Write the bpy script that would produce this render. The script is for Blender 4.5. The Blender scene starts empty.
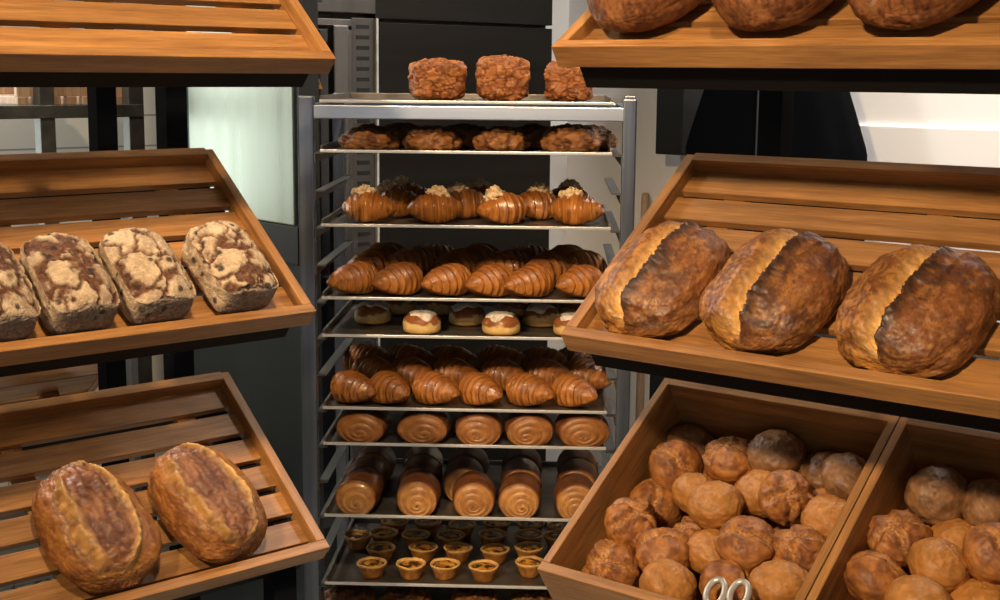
import bpy, math
import numpy as np
from mathutils import Matrix, Vector

C = bpy.context.scene.collection
PI = math.pi
rng = np.random.default_rng(7)

# ------------------------------------------------------------------ camera model
FPX = 1389.0                     # focal length in pixels of a 1000x600 frame (50 mm on 36 mm)
PITCH, ROLL, CAMH = 0.1627, 0.0089, 1.65
_F = np.array([0, math.cos(PITCH), -math.sin(PITCH)])
_U0 = np.array([0, math.sin(PITCH), math.cos(PITCH)])
_R0 = np.array([1.0, 0, 0])
_R = _R0*math.cos(ROLL) + _U0*math.sin(ROLL)
_U = _U0*math.cos(ROLL) - _R0*math.sin(ROLL)
CAM = np.array([0, 0, CAMH])

def ray(u, v):
    """Direction of sight through a photo point, used to measure places off the photo."""
    return _F + _R*((u-500)/FPX) - _U*((v-300)/FPX)

# ------------------------------------------------------------------ noise
def _hash(ix, iy, iz, seed):
    h = (ix*374761393 + iy*668265263 + iz*2147483647 + seed*974711) & 0xFFFFFFFF
    h = ((h ^ (h >> 13))*1274126177) & 0xFFFFFFFF
    h = ((h ^ (h >> 15))*2246822519) & 0xFFFFFFFF
    return ((h ^ (h >> 16)) & 0xFFFFFF)/float(0xFFFFFF)

def vnoise(p, seed=0):
    p = np.asarray(p, float)
    i = np.floor(p).astype(np.int64); f = p-i
    f = f*f*(3-2*f)
    out = 0
    for dx in (0, 1):
        wx = f[:, 0] if dx else 1-f[:, 0]
        for dy in (0, 1):
            wy = f[:, 1] if dy else 1-f[:, 1]
            for dz in (0, 1):
                wz = f[:, 2] if dz else 1-f[:, 2]
                out = out + wx*wy*wz*_hash(i[:, 0]+dx, i[:, 1]+dy, i[:, 2]+dz, seed)
    return out

def fbm(p, scale, seed=0, octs=4, gain=.5):
    a, s, t, n = 1.0, scale, 0, 0
    for k in range(octs):
        t = t + a*vnoise(np.asarray(p)*s + 17.3*k, seed+k*13); n += a
        a *= gain; s *= 2.03
    return t/n                        # 0..1, mean .5

def worley(p, scale, seed=0):
    """F1 and F2 distances and the cell's random value."""
    p = np.asarray(p, float)*scale
    i = np.floor(p).astype(np.int64)
    d1 = np.full(len(p), 9.0); d2 = d1.copy(); cid = np.zeros(len(p))
    for dx in (-1, 0, 1):
        for dy in (-1, 0, 1):
            for dz in (-1, 0, 1):
                j = i + np.array([dx, dy, dz])
                q = j + np.stack([_hash(j[:, 0], j[:, 1], j[:, 2], seed+k) for k in (1, 2, 3)], 1)
                d = np.linalg.norm(q-p, axis=1)
                r = _hash(j[:, 0], j[:, 1], j[:, 2], seed+9)
                near = d < d1
                d2 = np.where(near, d1, np.minimum(d2, d)); cid = np.where(near, r, cid); d1 = np.where(near, d, d1)
    return d1, d2, cid

def sstep(a, b, x):
    t = np.clip((x-a)/(b-a), 0, 1); return t*t*(3-2*t)

def mix(a, b, t):
    t = np.asarray(t)[:, None]
    return np.asarray(a)*(1-t) + np.asarray(b)*t

# ------------------------------------------------------------------ materials
def new_mat(name):
    m = bpy.data.materials.new(name); m.use_nodes = True
    nt = m.node_tree; b = nt.nodes['Principled BSDF']
    return m, nt, b

def plain(name, col, rough=.5, metal=0, spec=.5, noise=0, nscale=30, bump=0):
    m, nt, b = new_mat(name)
    b.inputs['Base Color'].default_value = (*col, 1)
    b.inputs['Roughness'].default_value = rough
    b.inputs['Metallic'].default_value = metal
    b.inputs['Specular IOR Level'].default_value = spec
    if noise or bump:
        tc = nt.nodes.new('ShaderNodeTexCoord')
        n = nt.nodes.new('ShaderNodeTexNoise'); n.inputs['Scale'].default_value = nscale; n.inputs['Detail'].default_value = 5
        nt.links.new(tc.outputs['Object'], n.inputs['Vector'])
        if noise:
            mx = nt.nodes.new('ShaderNodeMix'); mx.data_type = 'RGBA'
            mx.inputs[6].default_value = (*[c*(1-noise) for c in col], 1); mx.inputs[7].default_value = (*[min(1, c*(1+noise)) for c in col], 1)
            nt.links.new(n.outputs['Fac'], mx.inputs[0]); nt.links.new(mx.outputs[2], b.inputs['Base Color'])
        if bump:
            bp = nt.nodes.new('ShaderNodeBump'); bp.inputs['Strength'].default_value = bump; bp.inputs['Distance'].default_value = .002
            nt.links.new(n.outputs['Fac'], bp.inputs['Height']); nt.links.new(bp.outputs['Normal'], b.inputs['Normal'])
    return m

def wood(name, axis, c0, c1, rough=.42):
    m, nt, b = new_mat(name)
    N, L = nt.nodes.new, nt.links.new
    tc = N('ShaderNodeTexCoord'); oi = N('ShaderNodeObjectInfo')
    off = N('ShaderNodeVectorMath'); off.operation = 'SCALE'; off.inputs[0].default_value = (3.1, 7.7, 5.3)
    L(oi.outputs['Random'], off.inputs['Scale'])
    add = N('ShaderNodeVectorMath'); L(tc.outputs['Object'], add.inputs[0]); L(off.outputs[0], add.inputs[1])
    mp = N('ShaderNodeMapping'); s = [1, 1, 1]; s[axis] = .055; mp.inputs['Scale'].default_value = s
    L(add.outputs[0], mp.inputs['Vector'])
    n1 = N('ShaderNodeTexNoise'); n1.inputs['Scale'].default_value = 70; n1.inputs['Detail'].default_value = 6; n1.inputs['Roughness'].default_value = .62; n1.inputs['Distortion'].default_value = .4
    n2 = N('ShaderNodeTexNoise'); n2.inputs['Scale'].default_value = 420; n2.inputs['Detail'].default_value = 2
    n3 = N('ShaderNodeTexNoise'); n3.inputs['Scale'].default_value = 9
    for n in (n1, n2): L(mp.outputs[0], n.inputs['Vector'])
    L(add.outputs[0], n3.inputs['Vector'])
    r = N('ShaderNodeValToRGB'); r.color_ramp.elements[0].position = .34; r.color_ramp.elements[1].position = .68
    r.color_ramp.elements[0].color = (*c0, 1); r.color_ramp.elements[1].color = (*c1, 1)
    L(n1.outputs['Fac'], r.inputs[0])
    r2 = N('ShaderNodeMapRange'); r2.inputs[1].default_value = .3; r2.inputs[2].default_value = .7; r2.inputs[3].default_value = .78; r2.inputs[4].default_value = 1.08
    L(n2.outputs['Fac'], r2.inputs[0])
    r3 = N('ShaderNodeMapRange'); r3.inputs[3].default_value = .8; r3.inputs[4].default_value = 1.2; L(n3.outputs['Fac'], r3.inputs[0])
    r4 = N('ShaderNodeMapRange'); r4.inputs[3].default_value = .82; r4.inputs[4].default_value = 1.12; L(oi.outputs['Random'], r4.inputs[0])
    mu = N('ShaderNodeMath'); mu.operation = 'MULTIPLY'; L(r2.outputs[0], mu.inputs[0]); L(r3.outputs[0], mu.inputs[1])
    mu2 = N('ShaderNodeMath'); mu2.operation = 'MULTIPLY'; L(mu.outputs[0], mu2.inputs[0]); L(r4.outputs[0], mu2.inputs[1])
    sc = N('ShaderNodeVectorMath'); sc.operation = 'SCALE'; L(r.outputs[0], sc.inputs[0]); L(mu2.outputs[0], sc.inputs['Scale'])
    L(sc.outputs[0], b.inputs['Base Color'])
    b.inputs['Roughness'].default_value = rough
    bp = N('ShaderNodeBump'); bp.inputs['Strength'].default_value = .15; bp.inputs['Distance'].default_value = .001
    L(n2.outputs['Fac'], bp.inputs['Height']); L(bp.outputs[0], b.inputs['Normal'])
    return m

def steel(name, col, rough, metal=1.0, axis=None, var=.12, scale=25):
    m, nt, b = new_mat(name)
    N, L = nt.nodes.new, nt.links.new
    tc = N('ShaderNodeTexCoord'); mp = N('ShaderNodeMapping')
    s = [1, 1, 1]
    if axis is not None: s[axis] = .04
    mp.inputs['Scale'].default_value = s; L(tc.outputs['Object'], mp.inputs['Vector'])
    n = N('ShaderNodeTexNoise'); n.inputs['Scale'].default_value = scale; n.inputs['Detail'].default_value = 6; L(mp.outputs[0], n.inputs['Vector'])
    r = N('ShaderNodeMapRange'); r.inputs[1].default_value = .3; r.inputs[2].default_value = .7
    r.inputs[3].default_value = 1-var*2; r.inputs[4].default_value = 1+var; L(n.outputs['Fac'], r.inputs[0])
    sc = N('ShaderNodeVectorMath'); sc.operation = 'SCALE'; sc.inputs[0].default_value = col; L(r.outputs[0], sc.inputs['Scale'])
    L(sc.outputs[0], b.inputs['Base Color'])
    r2 = N('ShaderNodeMapRange'); r2.inputs[3].default_value = max(.05, rough-.12); r2.inputs[4].default_value = rough+.15; L(n.outputs['Fac'], r2.inputs[0])
    L(r2.outputs[0], b.inputs['Roughness'])
    b.inputs['Metallic'].default_value = metal
    return m

def baked(name, rough=.55, coat=0, bump=.35, bscale=160, mott=.25, mscale=60, spec=.4):
    """Crust: the colour each vertex carries, mottled, with fine relief."""
    m, nt, b = new_mat(name)
    N, L = nt.nodes.new, nt.links.new
    at = N('ShaderNodeAttribute'); at.attribute_name = 'crust'
    tc = N('ShaderNodeTexCoord')
    n = N('ShaderNodeTexNoise'); n.inputs['Scale'].default_value = mscale; n.inputs['Detail'].default_value = 6; n.inputs['Roughness'].default_value = .65
    L(tc.outputs['Object'], n.inputs['Vector'])
    r = N('ShaderNodeMapRange'); r.inputs[1].default_value = .3; r.inputs[2].default_value = .7; r.inputs[3].default_value = 1-mott; r.inputs[4].default_value = 1+mott
    L(n.outputs['Fac'], r.inputs[0])
    sc = N('ShaderNodeVectorMath'); sc.operation = 'SCALE'; L(at.outputs['Color'], sc.inputs[0]); L(r.outputs[0], sc.inputs['Scale'])
    L(sc.outputs[0], b.inputs['Base Color'])
    b.inputs['Roughness'].default_value = rough; b.inputs['Specular IOR Level'].default_value = spec
    b.inputs['Coat Weight'].default_value = coat; b.inputs['Coat Roughness'].default_value = .18
    n2 = N('ShaderNodeTexNoise'); n2.inputs['Scale'].default_value = bscale; n2.inputs['Detail'].default_value = 4
    L(tc.outputs['Object'], n2.inputs['Vector'])
    bp = N('ShaderNodeBump'); bp.inputs['Strength'].default_value = bump; bp.inputs['Distance'].default_value = .003
    L(n2.outputs['Fac'], bp.inputs['Height']); L(bp.outputs[0], b.inputs['Normal'])
    return m

OAK0, OAK1 = (.265, .112, .032), (.50, .238, .072)
M = dict(
    wood_x=wood('oak_lengthwise', 0, OAK0, OAK1), wood_y=wood('oak_crosswise', 1, OAK0, OAK1), wood_z=wood('oak_upright', 2, (.42, .25, .15), (.62, .42, .27)),
    black=plain('black_powder_coat', (.005, .0045, .0045), .7, spec=.2, noise=.2),
    post=plain('dark_blue_black_post', (.0055, .0065, .0085), .85, spec=.06, noise=.2),
    steel=steel('brushed_steel', (.34, .37, .42), .34, axis=2, var=.28),
    steel_h=steel('brushed_steel_bar', (.68, .71, .76), .34, axis=0),
    rail=steel('rail_steel', (.17, .168, .16), .45, metal=.9, axis=1),
    tray=steel('baking_tray_steel', (.25, .225, .20), .42, metal=.85, var=.25, scale=14),
    tray_edge=steel('tray_rim_steel', (.86, .84, .80), .32, metal=.55, axis=0),
    oven_dark=steel('dark_oven_steel', (.024, .0205, .016), .42, metal=.7, axis=0, var=.1),
    oven_grey=steel('oven_grey_steel', (.14, .13, .118), .4, metal=.8, axis=2),
    oven_steel=steel('oven_frame_steel', (.20, .19, .175), .35, axis=2),
    glass_black=plain('black_oven_glass', (.006, .006, .008), .12, spec=.5),
    screen=plain('oven_screen', (.02, .04, .07), .2),
    pane=steel('mirror_steel_pane', (.55, .61, .53), .30, axis=2, var=.05, scale=18),
    panel_steel=steel('blue_grey_steel_panel', (.055, .070, .080), .35, metal=.8, axis=2, var=.12, scale=6),
    white_wall=plain('white_wall_paint', (.82, .79, .76), .6, noise=.02, nscale=8),
    shaded_wall=plain('shaded_white_wall_paint', (.62, .60, .57), .6, noise=.02, nscale=8),  # return of the white wall, its shade put into the colour
    ceiling=plain('ceiling_paint', (.42, .40, .37), .8), room_wall=plain('shop_wall_paint', (.30, .27, .23), .8),
    dark_box=plain('charcoal_box', (.010, .010, .0105), .6, spec=.25, noise=.1), cloth=plain('black_cloth', (.0022, .0024, .0032), .95, spec=.05, noise=.25, nscale=90, bump=.2),
    seam=plain('cloth_seam', (.02, .021, .025), .8),
    yellow=plain('warning_yellow', (.75, .42, .08), .5), black_ink=plain('black_ink', (.01, .01, .01), .5),
    chrome=plain('tongs_satin_metal', (.62, .58, .53), .32, metal=.55),
)
M['bread'] = baked('rustic_crust', .48, .04, .20, 220, .28, 85)
M['roll'] = baked('roll_crust', .5, 0, .22, 170, .22, 60)
M['seeded'] = baked('oat_crust', .85, 0, .9, 420, .22, 260, .2)
M['croissant'] = baked('glazed_pastry', .44, .12, .25, 200, .2, 90)
M['glossy'] = baked('syrup_glazed_pastry', .3, .5, .2, 160, .2, 80)
M['flaky'] = baked('flaky_pastry', .5, .04, .4, 160, .25, 80, .25)
M['cream'] = baked('almond_cream', .7, 0, .8, 220, .12, 120)
M['custard'] = baked('scorched_custard', .35, .3, .3, 120, .25, 90)

def tile_wall():
    m, nt, b = new_mat('white_wall_tiles'); N, L = nt.nodes.new, nt.links.new
    tc = N('ShaderNodeTexCoord'); br = N('ShaderNodeTexBrick')
    br.offset = 0; br.inputs['Color1'].default_value = (.74, .71, .64, 1); br.inputs['Color2'].default_value = (.70, .68, .61, 1); br.inputs['Mortar'].default_value = (.33, .32, .29, 1)
    br.inputs['Scale'].default_value = 1; br.inputs['Mortar Size'].default_value = .003; br.inputs['Brick Width'].default_value = .2; br.inputs['Row Height'].default_value = .1
    mp = N('ShaderNodeMapping'); mp.inputs['Rotation'].default_value = (PI/2, 0, 0)
    L(tc.outputs['Object'], mp.inputs['Vector']); L(mp.outputs[0], br.inputs['Vector']); L(br.outputs[0], b.inputs['Base Color'])
    b.inputs['Roughness'].default_value = .3
    return m
def plank_floor():
    m, nt, b = new_mat('pale_plank_floor'); N, L = nt.nodes.new, nt.links.new
    tc = N('ShaderNodeTexCoord'); br = N('ShaderNodeTexBrick')
    br.inputs['Color1'].default_value = (.62, .57, .48, 1); br.inputs['Color2'].default_value = (.45, .41, .34, 1); br.inputs['Mortar'].default_value = (.05, .045, .04, 1)
    br.inputs['Scale'].default_value = 1; br.inputs['Mortar Size'].default_value = .006; br.inputs['Brick Width'].default_value = .6; br.inputs['Row Height'].default_value = .1
    mp = N('ShaderNodeMapping'); mp.inputs['Rotation'].default_value = (0, 0, .3)
    L(tc.outputs['Object'], mp.inputs['Vector']); L(mp.outputs[0], br.inputs['Vector']); L(br.outputs[0], b.inputs['Base Color'])
    b.inputs['Roughness'].default_value = .55
    return m
M['tile'] = tile_wall(); M['floor'] = plank_floor()

# ------------------------------------------------------------------ mesh helpers
def mesh(name, V, Fc, mat, cols=None, smooth=True):
    me = bpy.data.meshes.new(name)
    me.from_pydata([tuple(map(float, v)) for v in V], [], [tuple(map(int, f)) for f in Fc])
    me.materials.append(mat)
    if cols is not None:
        a = me.attributes.new('crust', 'FLOAT_COLOR', 'POINT')
        c4 = np.ones((len(V), 4), np.float32); c4[:, :3] = np.clip(cols, 0, 1)
        a.data.foreach_set('color', c4.ravel())
    if smooth: me.polygons.foreach_set('use_smooth', [True]*len(me.polygons))
    me.update()
    return me

def obj(name, me, parent=None, mw=None):
    o = bpy.data.objects.new(name, me); C.objects.link(o)
    if parent is not None: o.parent = parent
    if mw is not None: o.matrix_local = mw
    return o

def box_vf(x0, x1, y0, y1, z0, z1, bev=.0):
    """Box, its edges chamfered by bev."""
    import bmesh
    bm = bmesh.new()
    vs = [bm.verts.new((x, y, z)) for z in (z0, z1) for y in (y0, y1) for x in (x0, x1)]
    for f in ((0, 2, 3, 1), (4, 5, 7, 6), (0, 1, 5, 4), (2, 6, 7, 3), (0, 4, 6, 2), (1, 3, 7, 5)): bm.faces.new([vs[i] for i in f])
    if bev: bmesh.ops.bevel(bm, geom=list(bm.edges), offset=bev, segments=2, affect='EDGES', profile=.6)
    bm.normal_update()
    bm.verts.index_update()
    V = [v.co[:] for v in bm.verts]; F = [[v.index for v in f.verts] for f in bm.faces]
    bm.free()
    return V, F

def box(name, x0, x1, y0, y1, z0, z1, mat, parent=None, bev=.0015):
    V, F = box_vf(x0, x1, y0, y1, z0, z1, bev)
    return obj(name, mesh(name, V, F, mat, smooth=False), parent)

def prism(name, poly, axis, a, b, mat, parent=None):
    """Polygon extruded along axis from a to b; poly in the two other axes, in order."""
    n = len(poly); V = []
    for t in (a, b):
        for p, q in poly:
            v = [p, q]; v.insert(axis, t); V.append(v)
    F = [list(range(n)), list(range(2*n-1, n-1, -1))] + [[i, i+n, (i+1) % n+n, (i+1) % n] for i in range(n)]
    me = mesh(name, V, F, mat, smooth=False)
    import bmesh
    bm = bmesh.new(); bm.from_mesh(me); bmesh.ops.recalc_face_normals(bm, faces=bm.faces); bm.to_mesh(me); bm.free()
    return obj(name, me, parent)

def tube_vf(pts, r, n=10):
    pts = [Vector(p) for p in pts]; V, F = [], []
    for i, p in enumerate(pts):
        t = (pts[min(i+1, len(pts)-1)]-pts[max(i-1, 0)]).normalized()
        a = t.orthogonal().normalized() if i == 0 else (a - t*a.dot(t)).normalized()
        b = t.cross(a)
        rr = r[i] if hasattr(r, '__len__') else r
        for k in range(n):
            w = 2*PI*k/n; V.append(p+(a*math.cos(w)+b*math.sin(w))*rr)
    for i in range(len(pts)-1):
        for k in range(n):
            F.append([i*n+k, i*n+(k+1) % n, (i+1)*n+(k+1) % n, (i+1)*n+k])
    F += [list(range(n-1, -1, -1)), list(range((len(pts)-1)*n, len(pts)*n))]
    return V, F

def empty(name, loc=(0, 0, 0), mw=None):
    o = bpy.data.objects.new(name, None); C.objects.link(o); o.empty_display_size = .05
    o.location = loc
    if mw is not None: o.matrix_world = mw
    return o

def tag(o, label, cat, group=None, kind=None):
    o['label'] = label; o['category'] = cat
    if group: o['group'] = group
    if kind: o['kind'] = kind
    return o

def struct(o, kind='structure'):
    o['kind'] = kind; return o

def dup(o):
    c = o.copy(); C.objects.link(c)
    for ch in list(o.children):
        d = ch.copy(); C.objects.link(d); d.parent = c
        for g in list(ch.children):
            e = g.copy(); C.objects.link(e); e.parent = d
    return c

def globe(nu, nv, pole='y'):
    """Unit sphere grid: nu rings from pole to pole, nv around. Returns points (n,3) and faces."""
    th = np.linspace(0, PI, nu+2)[1:-1]; ph = np.linspace(0, 2*PI, nv, endpoint=False)
    T, P = np.meshgrid(th, ph, indexing='ij')
    a = np.sin(T)*np.cos(P); b = np.cos(T); c = np.sin(T)*np.sin(P)
    pts = np.stack([a.ravel(), b.ravel(), c.ravel()], 1) if pole == 'y' else np.stack([a.ravel(), c.ravel(), b.ravel()], 1)
    cap = [[0, 1, 0], [0, -1, 0]] if pole == 'y' else [[0, 0, 1], [0, 0, -1]]
    pts = np.vstack([pts, cap])
    F = []
    for i in range(nu-1):
        for k in range(nv):
            F.append([i*nv+k, i*nv+(k+1) % nv, (i+1)*nv+(k+1) % nv, (i+1)*nv+k])
    n = nu*nv
    for k in range(nv):
        F.append([n, (k+1) % nv, k]); F.append([n+1, (nu-1)*nv+k, (nu-1)*nv+(k+1) % nv])
    if pole == 'y': F = [f[::-1] for f in F]
    return pts, F

# colours of crust (linear)
PALE, GOLD, BROWN, DEEP, CHAR = (.92, .54, .18), (.50, .215, .036), (.215, .072, .018), (.098, .032, .012), (.026, .011, .008)

# ------------------------------------------------------------------ breads
def batard_right(seed, a=.083, b=.098, c=.082, s0=.10, slant=.10):
    """Big oval loaf with one long slash: pale bulge on one side, scorched ear on the other."""
    p, F = globe(170, 280)
    nrm = (np.abs(p)**2.6).sum(1)**(1/2.6); q = p/nrm[:, None]
    X, Y, Z = q[:, 0]*a, q[:, 1]*b, q[:, 2]
    Z = np.where(Z > 0, Z*c*.62, Z*c*.38)
    base = -.17*c; Z = np.where(Z < base, base+(Z-base)*.12, Z)
    V = np.stack([X, Y, Z], 1); V *= (1+.18*(fbm(q, 2.2, seed)-.5))[:, None]
    wob = (fbm(q, 2.6, seed+5)-.5)*.22 + (fbm(q, 9, seed+6)-.5)*.10 + (fbm(q, 30, seed+8, 2)-.5)*.04
    s = q[:, 0] - s0 - slant*q[:, 1] + wob
    w = sstep(1.0, .80, np.abs(q[:, 1]+.02))*sstep(.0, .25, q[:, 2])
    L = sstep(.018, -.018, s)                       # 1 on the pale side
    sl, sr = np.maximum(-s, 0), np.maximum(s, 0)
    V[:, 2] += w*(L*(-.014*np.exp(-(sl/.16)**2)+.008*np.exp(-((sl-.42)/.2)**2)) + (1-L)*.013*np.exp(-sr/.15))
    V[:, 0] -= w*(1-L)*.005*np.exp(-sr/.08)
    n1 = fbm(q, 3.2, seed+1, 5); n2 = fbm(q, 8, seed+2, 4); n3 = fbm(q, 24, seed+3, 3); n4 = fbm(q, 50, seed+4, 2)
    col = mix(BROWN, DEEP, sstep(.40, .62, n1)*.75)
    col = mix(col, (.40, .165, .036), sstep(.48, .66, n2)*.7)
    col = mix(col, (.36, .16, .06), sstep(.5, .72, n3)*.5)
    col = mix(col, DEEP, sstep(.52, .70, n4)*.6)
    col = mix(col, CHAR, sstep(.56, .72, n1*.6+n3*.4)*.6)
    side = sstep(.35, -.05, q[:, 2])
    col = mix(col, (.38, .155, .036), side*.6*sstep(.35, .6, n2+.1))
    # far left flank: golden with brown blotches
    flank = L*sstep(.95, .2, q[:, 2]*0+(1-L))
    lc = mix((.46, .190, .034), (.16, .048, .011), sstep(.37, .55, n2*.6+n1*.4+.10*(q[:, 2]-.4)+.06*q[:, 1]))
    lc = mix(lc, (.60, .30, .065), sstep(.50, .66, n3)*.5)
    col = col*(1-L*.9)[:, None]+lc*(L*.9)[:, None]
    # the torn crumb beside the ear
    pale = np.clip(np.exp(-(np.maximum(sl-.10*(n1-.3), 0)/.20)**2)*w*L*(1.05+1.5*(n2-.45)), 0, 1)
    col = mix(col, PALE, pale)
    col = mix(col, (.34, .125, .026), w*L*sstep(.56, .66, n3)*.45*sstep(.03, .1, sl))
    ear = w*(1-L)*np.exp(-((s-.05)/.085)**2)
    col = mix(col, CHAR, np.clip(ear*(.6+1.1*(n3-.3)), 0, .94))
    ridge2 = w*np.exp(-((s-.25-.12*(n2-.5))/.03)**2)*sstep(-.6, .3, q[:, 1])
    col = mix(col, CHAR, ridge2*.55); V[:, 2] += ridge2*.002
    crease = np.exp(-((q[:, 0]+.62+.18*q[:, 1]+.1*(n1-.5))/.02)**2)*sstep(-.2, -.6, q[:, 1])*(q[:, 2] > -.2)
    col = mix(col, (.16, .05, .014), crease*.7); V -= (crease*.002)[:, None]*p
    V[:, 2] -= V[:, 2].min()
    V += ((fbm(q, 18, seed+7, 2)-.5)*.0018)[:, None]*p
    return V, F, col

def batard_left(seed, a=.081, b=.107, c=.088, tilt=.04):
    """Oval loaf whose crust lifted as an oval lid between two pale tears."""
    p, F = globe(150, 180)
    nrm = (np.abs(p)**2.6).sum(1)**(1/2.6); q = p/nrm[:, None]
    Z = np.where(q[:, 2] > 0, q[:, 2]*c*.62, q[:, 2]*c*.38); base = -.28*c; Z = np.where(Z < base, base+(Z-base)*.12, Z)
    V = np.stack([q[:, 0]*a*(1-.08*q[:, 1]), q[:, 1]*b, Z], 1)
    V *= (1+.14*(fbm(q, 2, seed)-.5))[:, None]
    wob = (fbm(q, 4, seed+5)-.5)*.35 + (fbm(q, 15, seed+6)-.5)*.10
    u = q[:, 0]-tilt*q[:, 1]+.10
    half = .56*np.sqrt(np.clip(1-(q[:, 1]/.93)**2, 0, 1))*(1+.5*(fbm(q, 2, seed+50)-.5))+.02
    s = np.abs(u)-half + wob*.5          # <0 on the lid
    top = sstep(.02, .28, q[:, 2]); w = top*sstep(.97, .85, np.abs(q[:, 1]))
    n1 = fbm(q, 3.2, seed+1, 5); n2 = fbm(q, 8, seed+2, 4); n3 = fbm(q, 24, seed+3, 3)
    swirl = np.sin(26*(u*1.3+.6*n1+.12*q[:, 1]))*.5+.5
    lid = w*sstep(.05, -.05, s)
    rim_r = w*np.exp(-((s+.01)/.10)**2)
    V[:, 2] += lid*.004 - .006*w*np.exp(-((s-.05)/.05)**2) + rim_r*.006*np.where(u > 0, 1.8, .8) + lid*(swirl-.5)*.0018+lid*(n2-.5)*.010
    col = mix((.34, .125, .028), BROWN, sstep(.36, .6, n1))
    col = mix(col, GOLD, sstep(.52, .7, n2)*.45)
    col = mix(col, DEEP, sstep(.55, .75, n3)*.35)
    lidc = mix((.24, .092, .038), (.12, .042, .021), sstep(.38, .62, n1))
    lidc = mix(lidc, (.38, .165, .058), swirl*.4*sstep(.35, .6, n2)); lidc = mix(lidc, CHAR, sstep(.6, .74, n2)*.45)
    col = mix(col, 0, 0) if False else col*(1-lid)[:, None]+lidc*lid[:, None]
    col = mix(col, (.66, .38, .11), np.clip(rim_r*(.62+2.6*(n2-.45)), 0, .95)*np.where(u > 0, 1, .45))
    edge = w*np.exp(-((s-.075)/.028)**2)*np.where(u > 0, .8, .35)
    col = mix(col, CHAR, np.clip(edge*(.5+n3), 0, .85))
    V[:, 2] -= V[:, 2].min()
    V += ((fbm(q, 28, seed+7, 3)-.5)*.004)[:, None]*p
    return V, F, col

def dark_loaf(seed, a=.085, b=.115, c=.125, streak=False):
    """Dark round-shouldered loaf with wrinkled sides and a floury ring."""
    p, F = globe(110, 150)
    nrm = (np.abs(p)**2.2).sum(1)**(1/2.2); q = p/nrm[:, None]
    Z = np.where(q[:, 2] > 0, q[:, 2]*c*.6, q[:, 2]*c*.4); base = -.33*c; Z = np.where(Z < base, base+(Z-base)*.12, Z)
    V = np.stack([q[:, 0]*a, q[:, 1]*b, Z], 1); V *= (1+.12*(fbm(q, 2, seed)-.5))[:, None]
    n1 = fbm(q*np.array([1, 1, .5]), 6, seed+1, 5); n2 = fbm(q*np.array([2.4, 2.4, .6]), 9, seed+2, 4); n3 = fbm(q, 22, seed+3, 3)
    col = mix((.25, .088, .026), (.12, .040, .015), sstep(.38, .62, n2))
    col = mix(col, (.34, .14, .045), sstep(.5, .7, n1)*.6)
    ridge = np.exp(-((q[:, 2]-.42-.2*(n1-.5))/.05)**2)
    col = mix(col, (.36, .20, .10), ridge*.5)
    top = sstep(.55, .75, q[:, 2]); col = mix(col, (.16, .07, .035), top*.6)
    if streak:
        st = np.exp(-((q[:, 0]+.15)/.07)**2)*sstep(.0, .5, q[:, 2])*sstep(.45, .6, n3)*(q[:, 1] < 0)  # white highlight painted on the front crust
        col = mix(col, (.62, .46, .34), st)
    V[:, 2] += .004*ridge
    V[:, 2] -= V[:, 2].min()
    V += ((n2-.5)*.0016+(fbm(q, 30, seed+7, 3)-.5)*.0012)[:, None]*p
    return V, F, col

def seeded_loaf(seed, w=.107, l=.150, h=.086):
    """Tin loaf: flat sides, domed top, oat crust split in flakes over dark crumb, black seeds."""
    p, F = globe(130, 170)
    e = 5.6
    nrm = (np.abs(p)**e).sum(1)**(1/e); q = p/nrm[:, None]
    V = np.stack([q[:, 0]*w/2, q[:, 1]*l/2, (q[:, 2]+1)*h/2], 1)
    top = sstep(.2, 1, q[:, 2])
    V[:, 2] -= top*.026*(q[:, 0]**2)+top*.012*q[:, 1]**2
    V[:, 0] *= 1-.05*(1-(q[:, 2]+1)/2)
    n0 = np.stack([fbm(q, 2.5, seed+k)-.5 for k in (21, 22, 23)], 1)
    n00 = np.stack([fbm(V, 55, seed+k, 3)-.5 for k in (31, 32, 33)], 1)
    d1, d2, cid = worley(V+n0*.05+n00*.016, 21, seed)
    gap = d2-d1
    crack = sstep(.18, .05, gap)*sstep(.15, .75, q[:, 2]+.25*(cid-.5))
    wide = sstep(.40, .18, gap)*(cid > .80)*sstep(.3, .8, q[:, 2])
    wide = np.maximum(wide, sstep(.69, .75, fbm(V, 24, seed+61, 3))*sstep(.4, .8, q[:, 2]))
    crack = np.maximum(crack, wide*.95)
    n1 = fbm(V, 60, seed+1, 4); n2 = fbm(V, 260, seed+2, 3)
    col = mix((.64, .48, .32), (.44, .31, .20), sstep(.35, .65, n1))
    col = mix(col, (.70, .54, .35), sstep(.52, .7, n2)*.6)
    col = mix(col, mix((.17, .075, .04), (.085, .035, .022), sstep(.4, .6, n2)), crack)
    s1, s2, sid = worley(V*np.array([1, 1, .75]), 62, seed+40)
    seed_m = sstep(.34, .24, s1)*(sid > .64)
    col = mix(col, (.03, .024, .022), seed_m*.9)
    front = sstep(.80, .95, -q[:, 1])*sstep(.85, .6, q[:, 2])  # front face greyed: its shade is put into the crust colour
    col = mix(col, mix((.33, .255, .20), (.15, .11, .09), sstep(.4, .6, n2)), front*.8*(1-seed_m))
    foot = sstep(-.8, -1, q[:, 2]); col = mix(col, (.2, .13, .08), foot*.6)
    V += ((n1-.5)*.006+(n2-.5)*.0035-crack*.0045+seed_m*.0012)[:, None]*p*np.where(q[:, 2] < -.97, 0, 1)[:, None]
    V[:, 2] -= V[:, 2].min()
    return V, F, col

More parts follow.
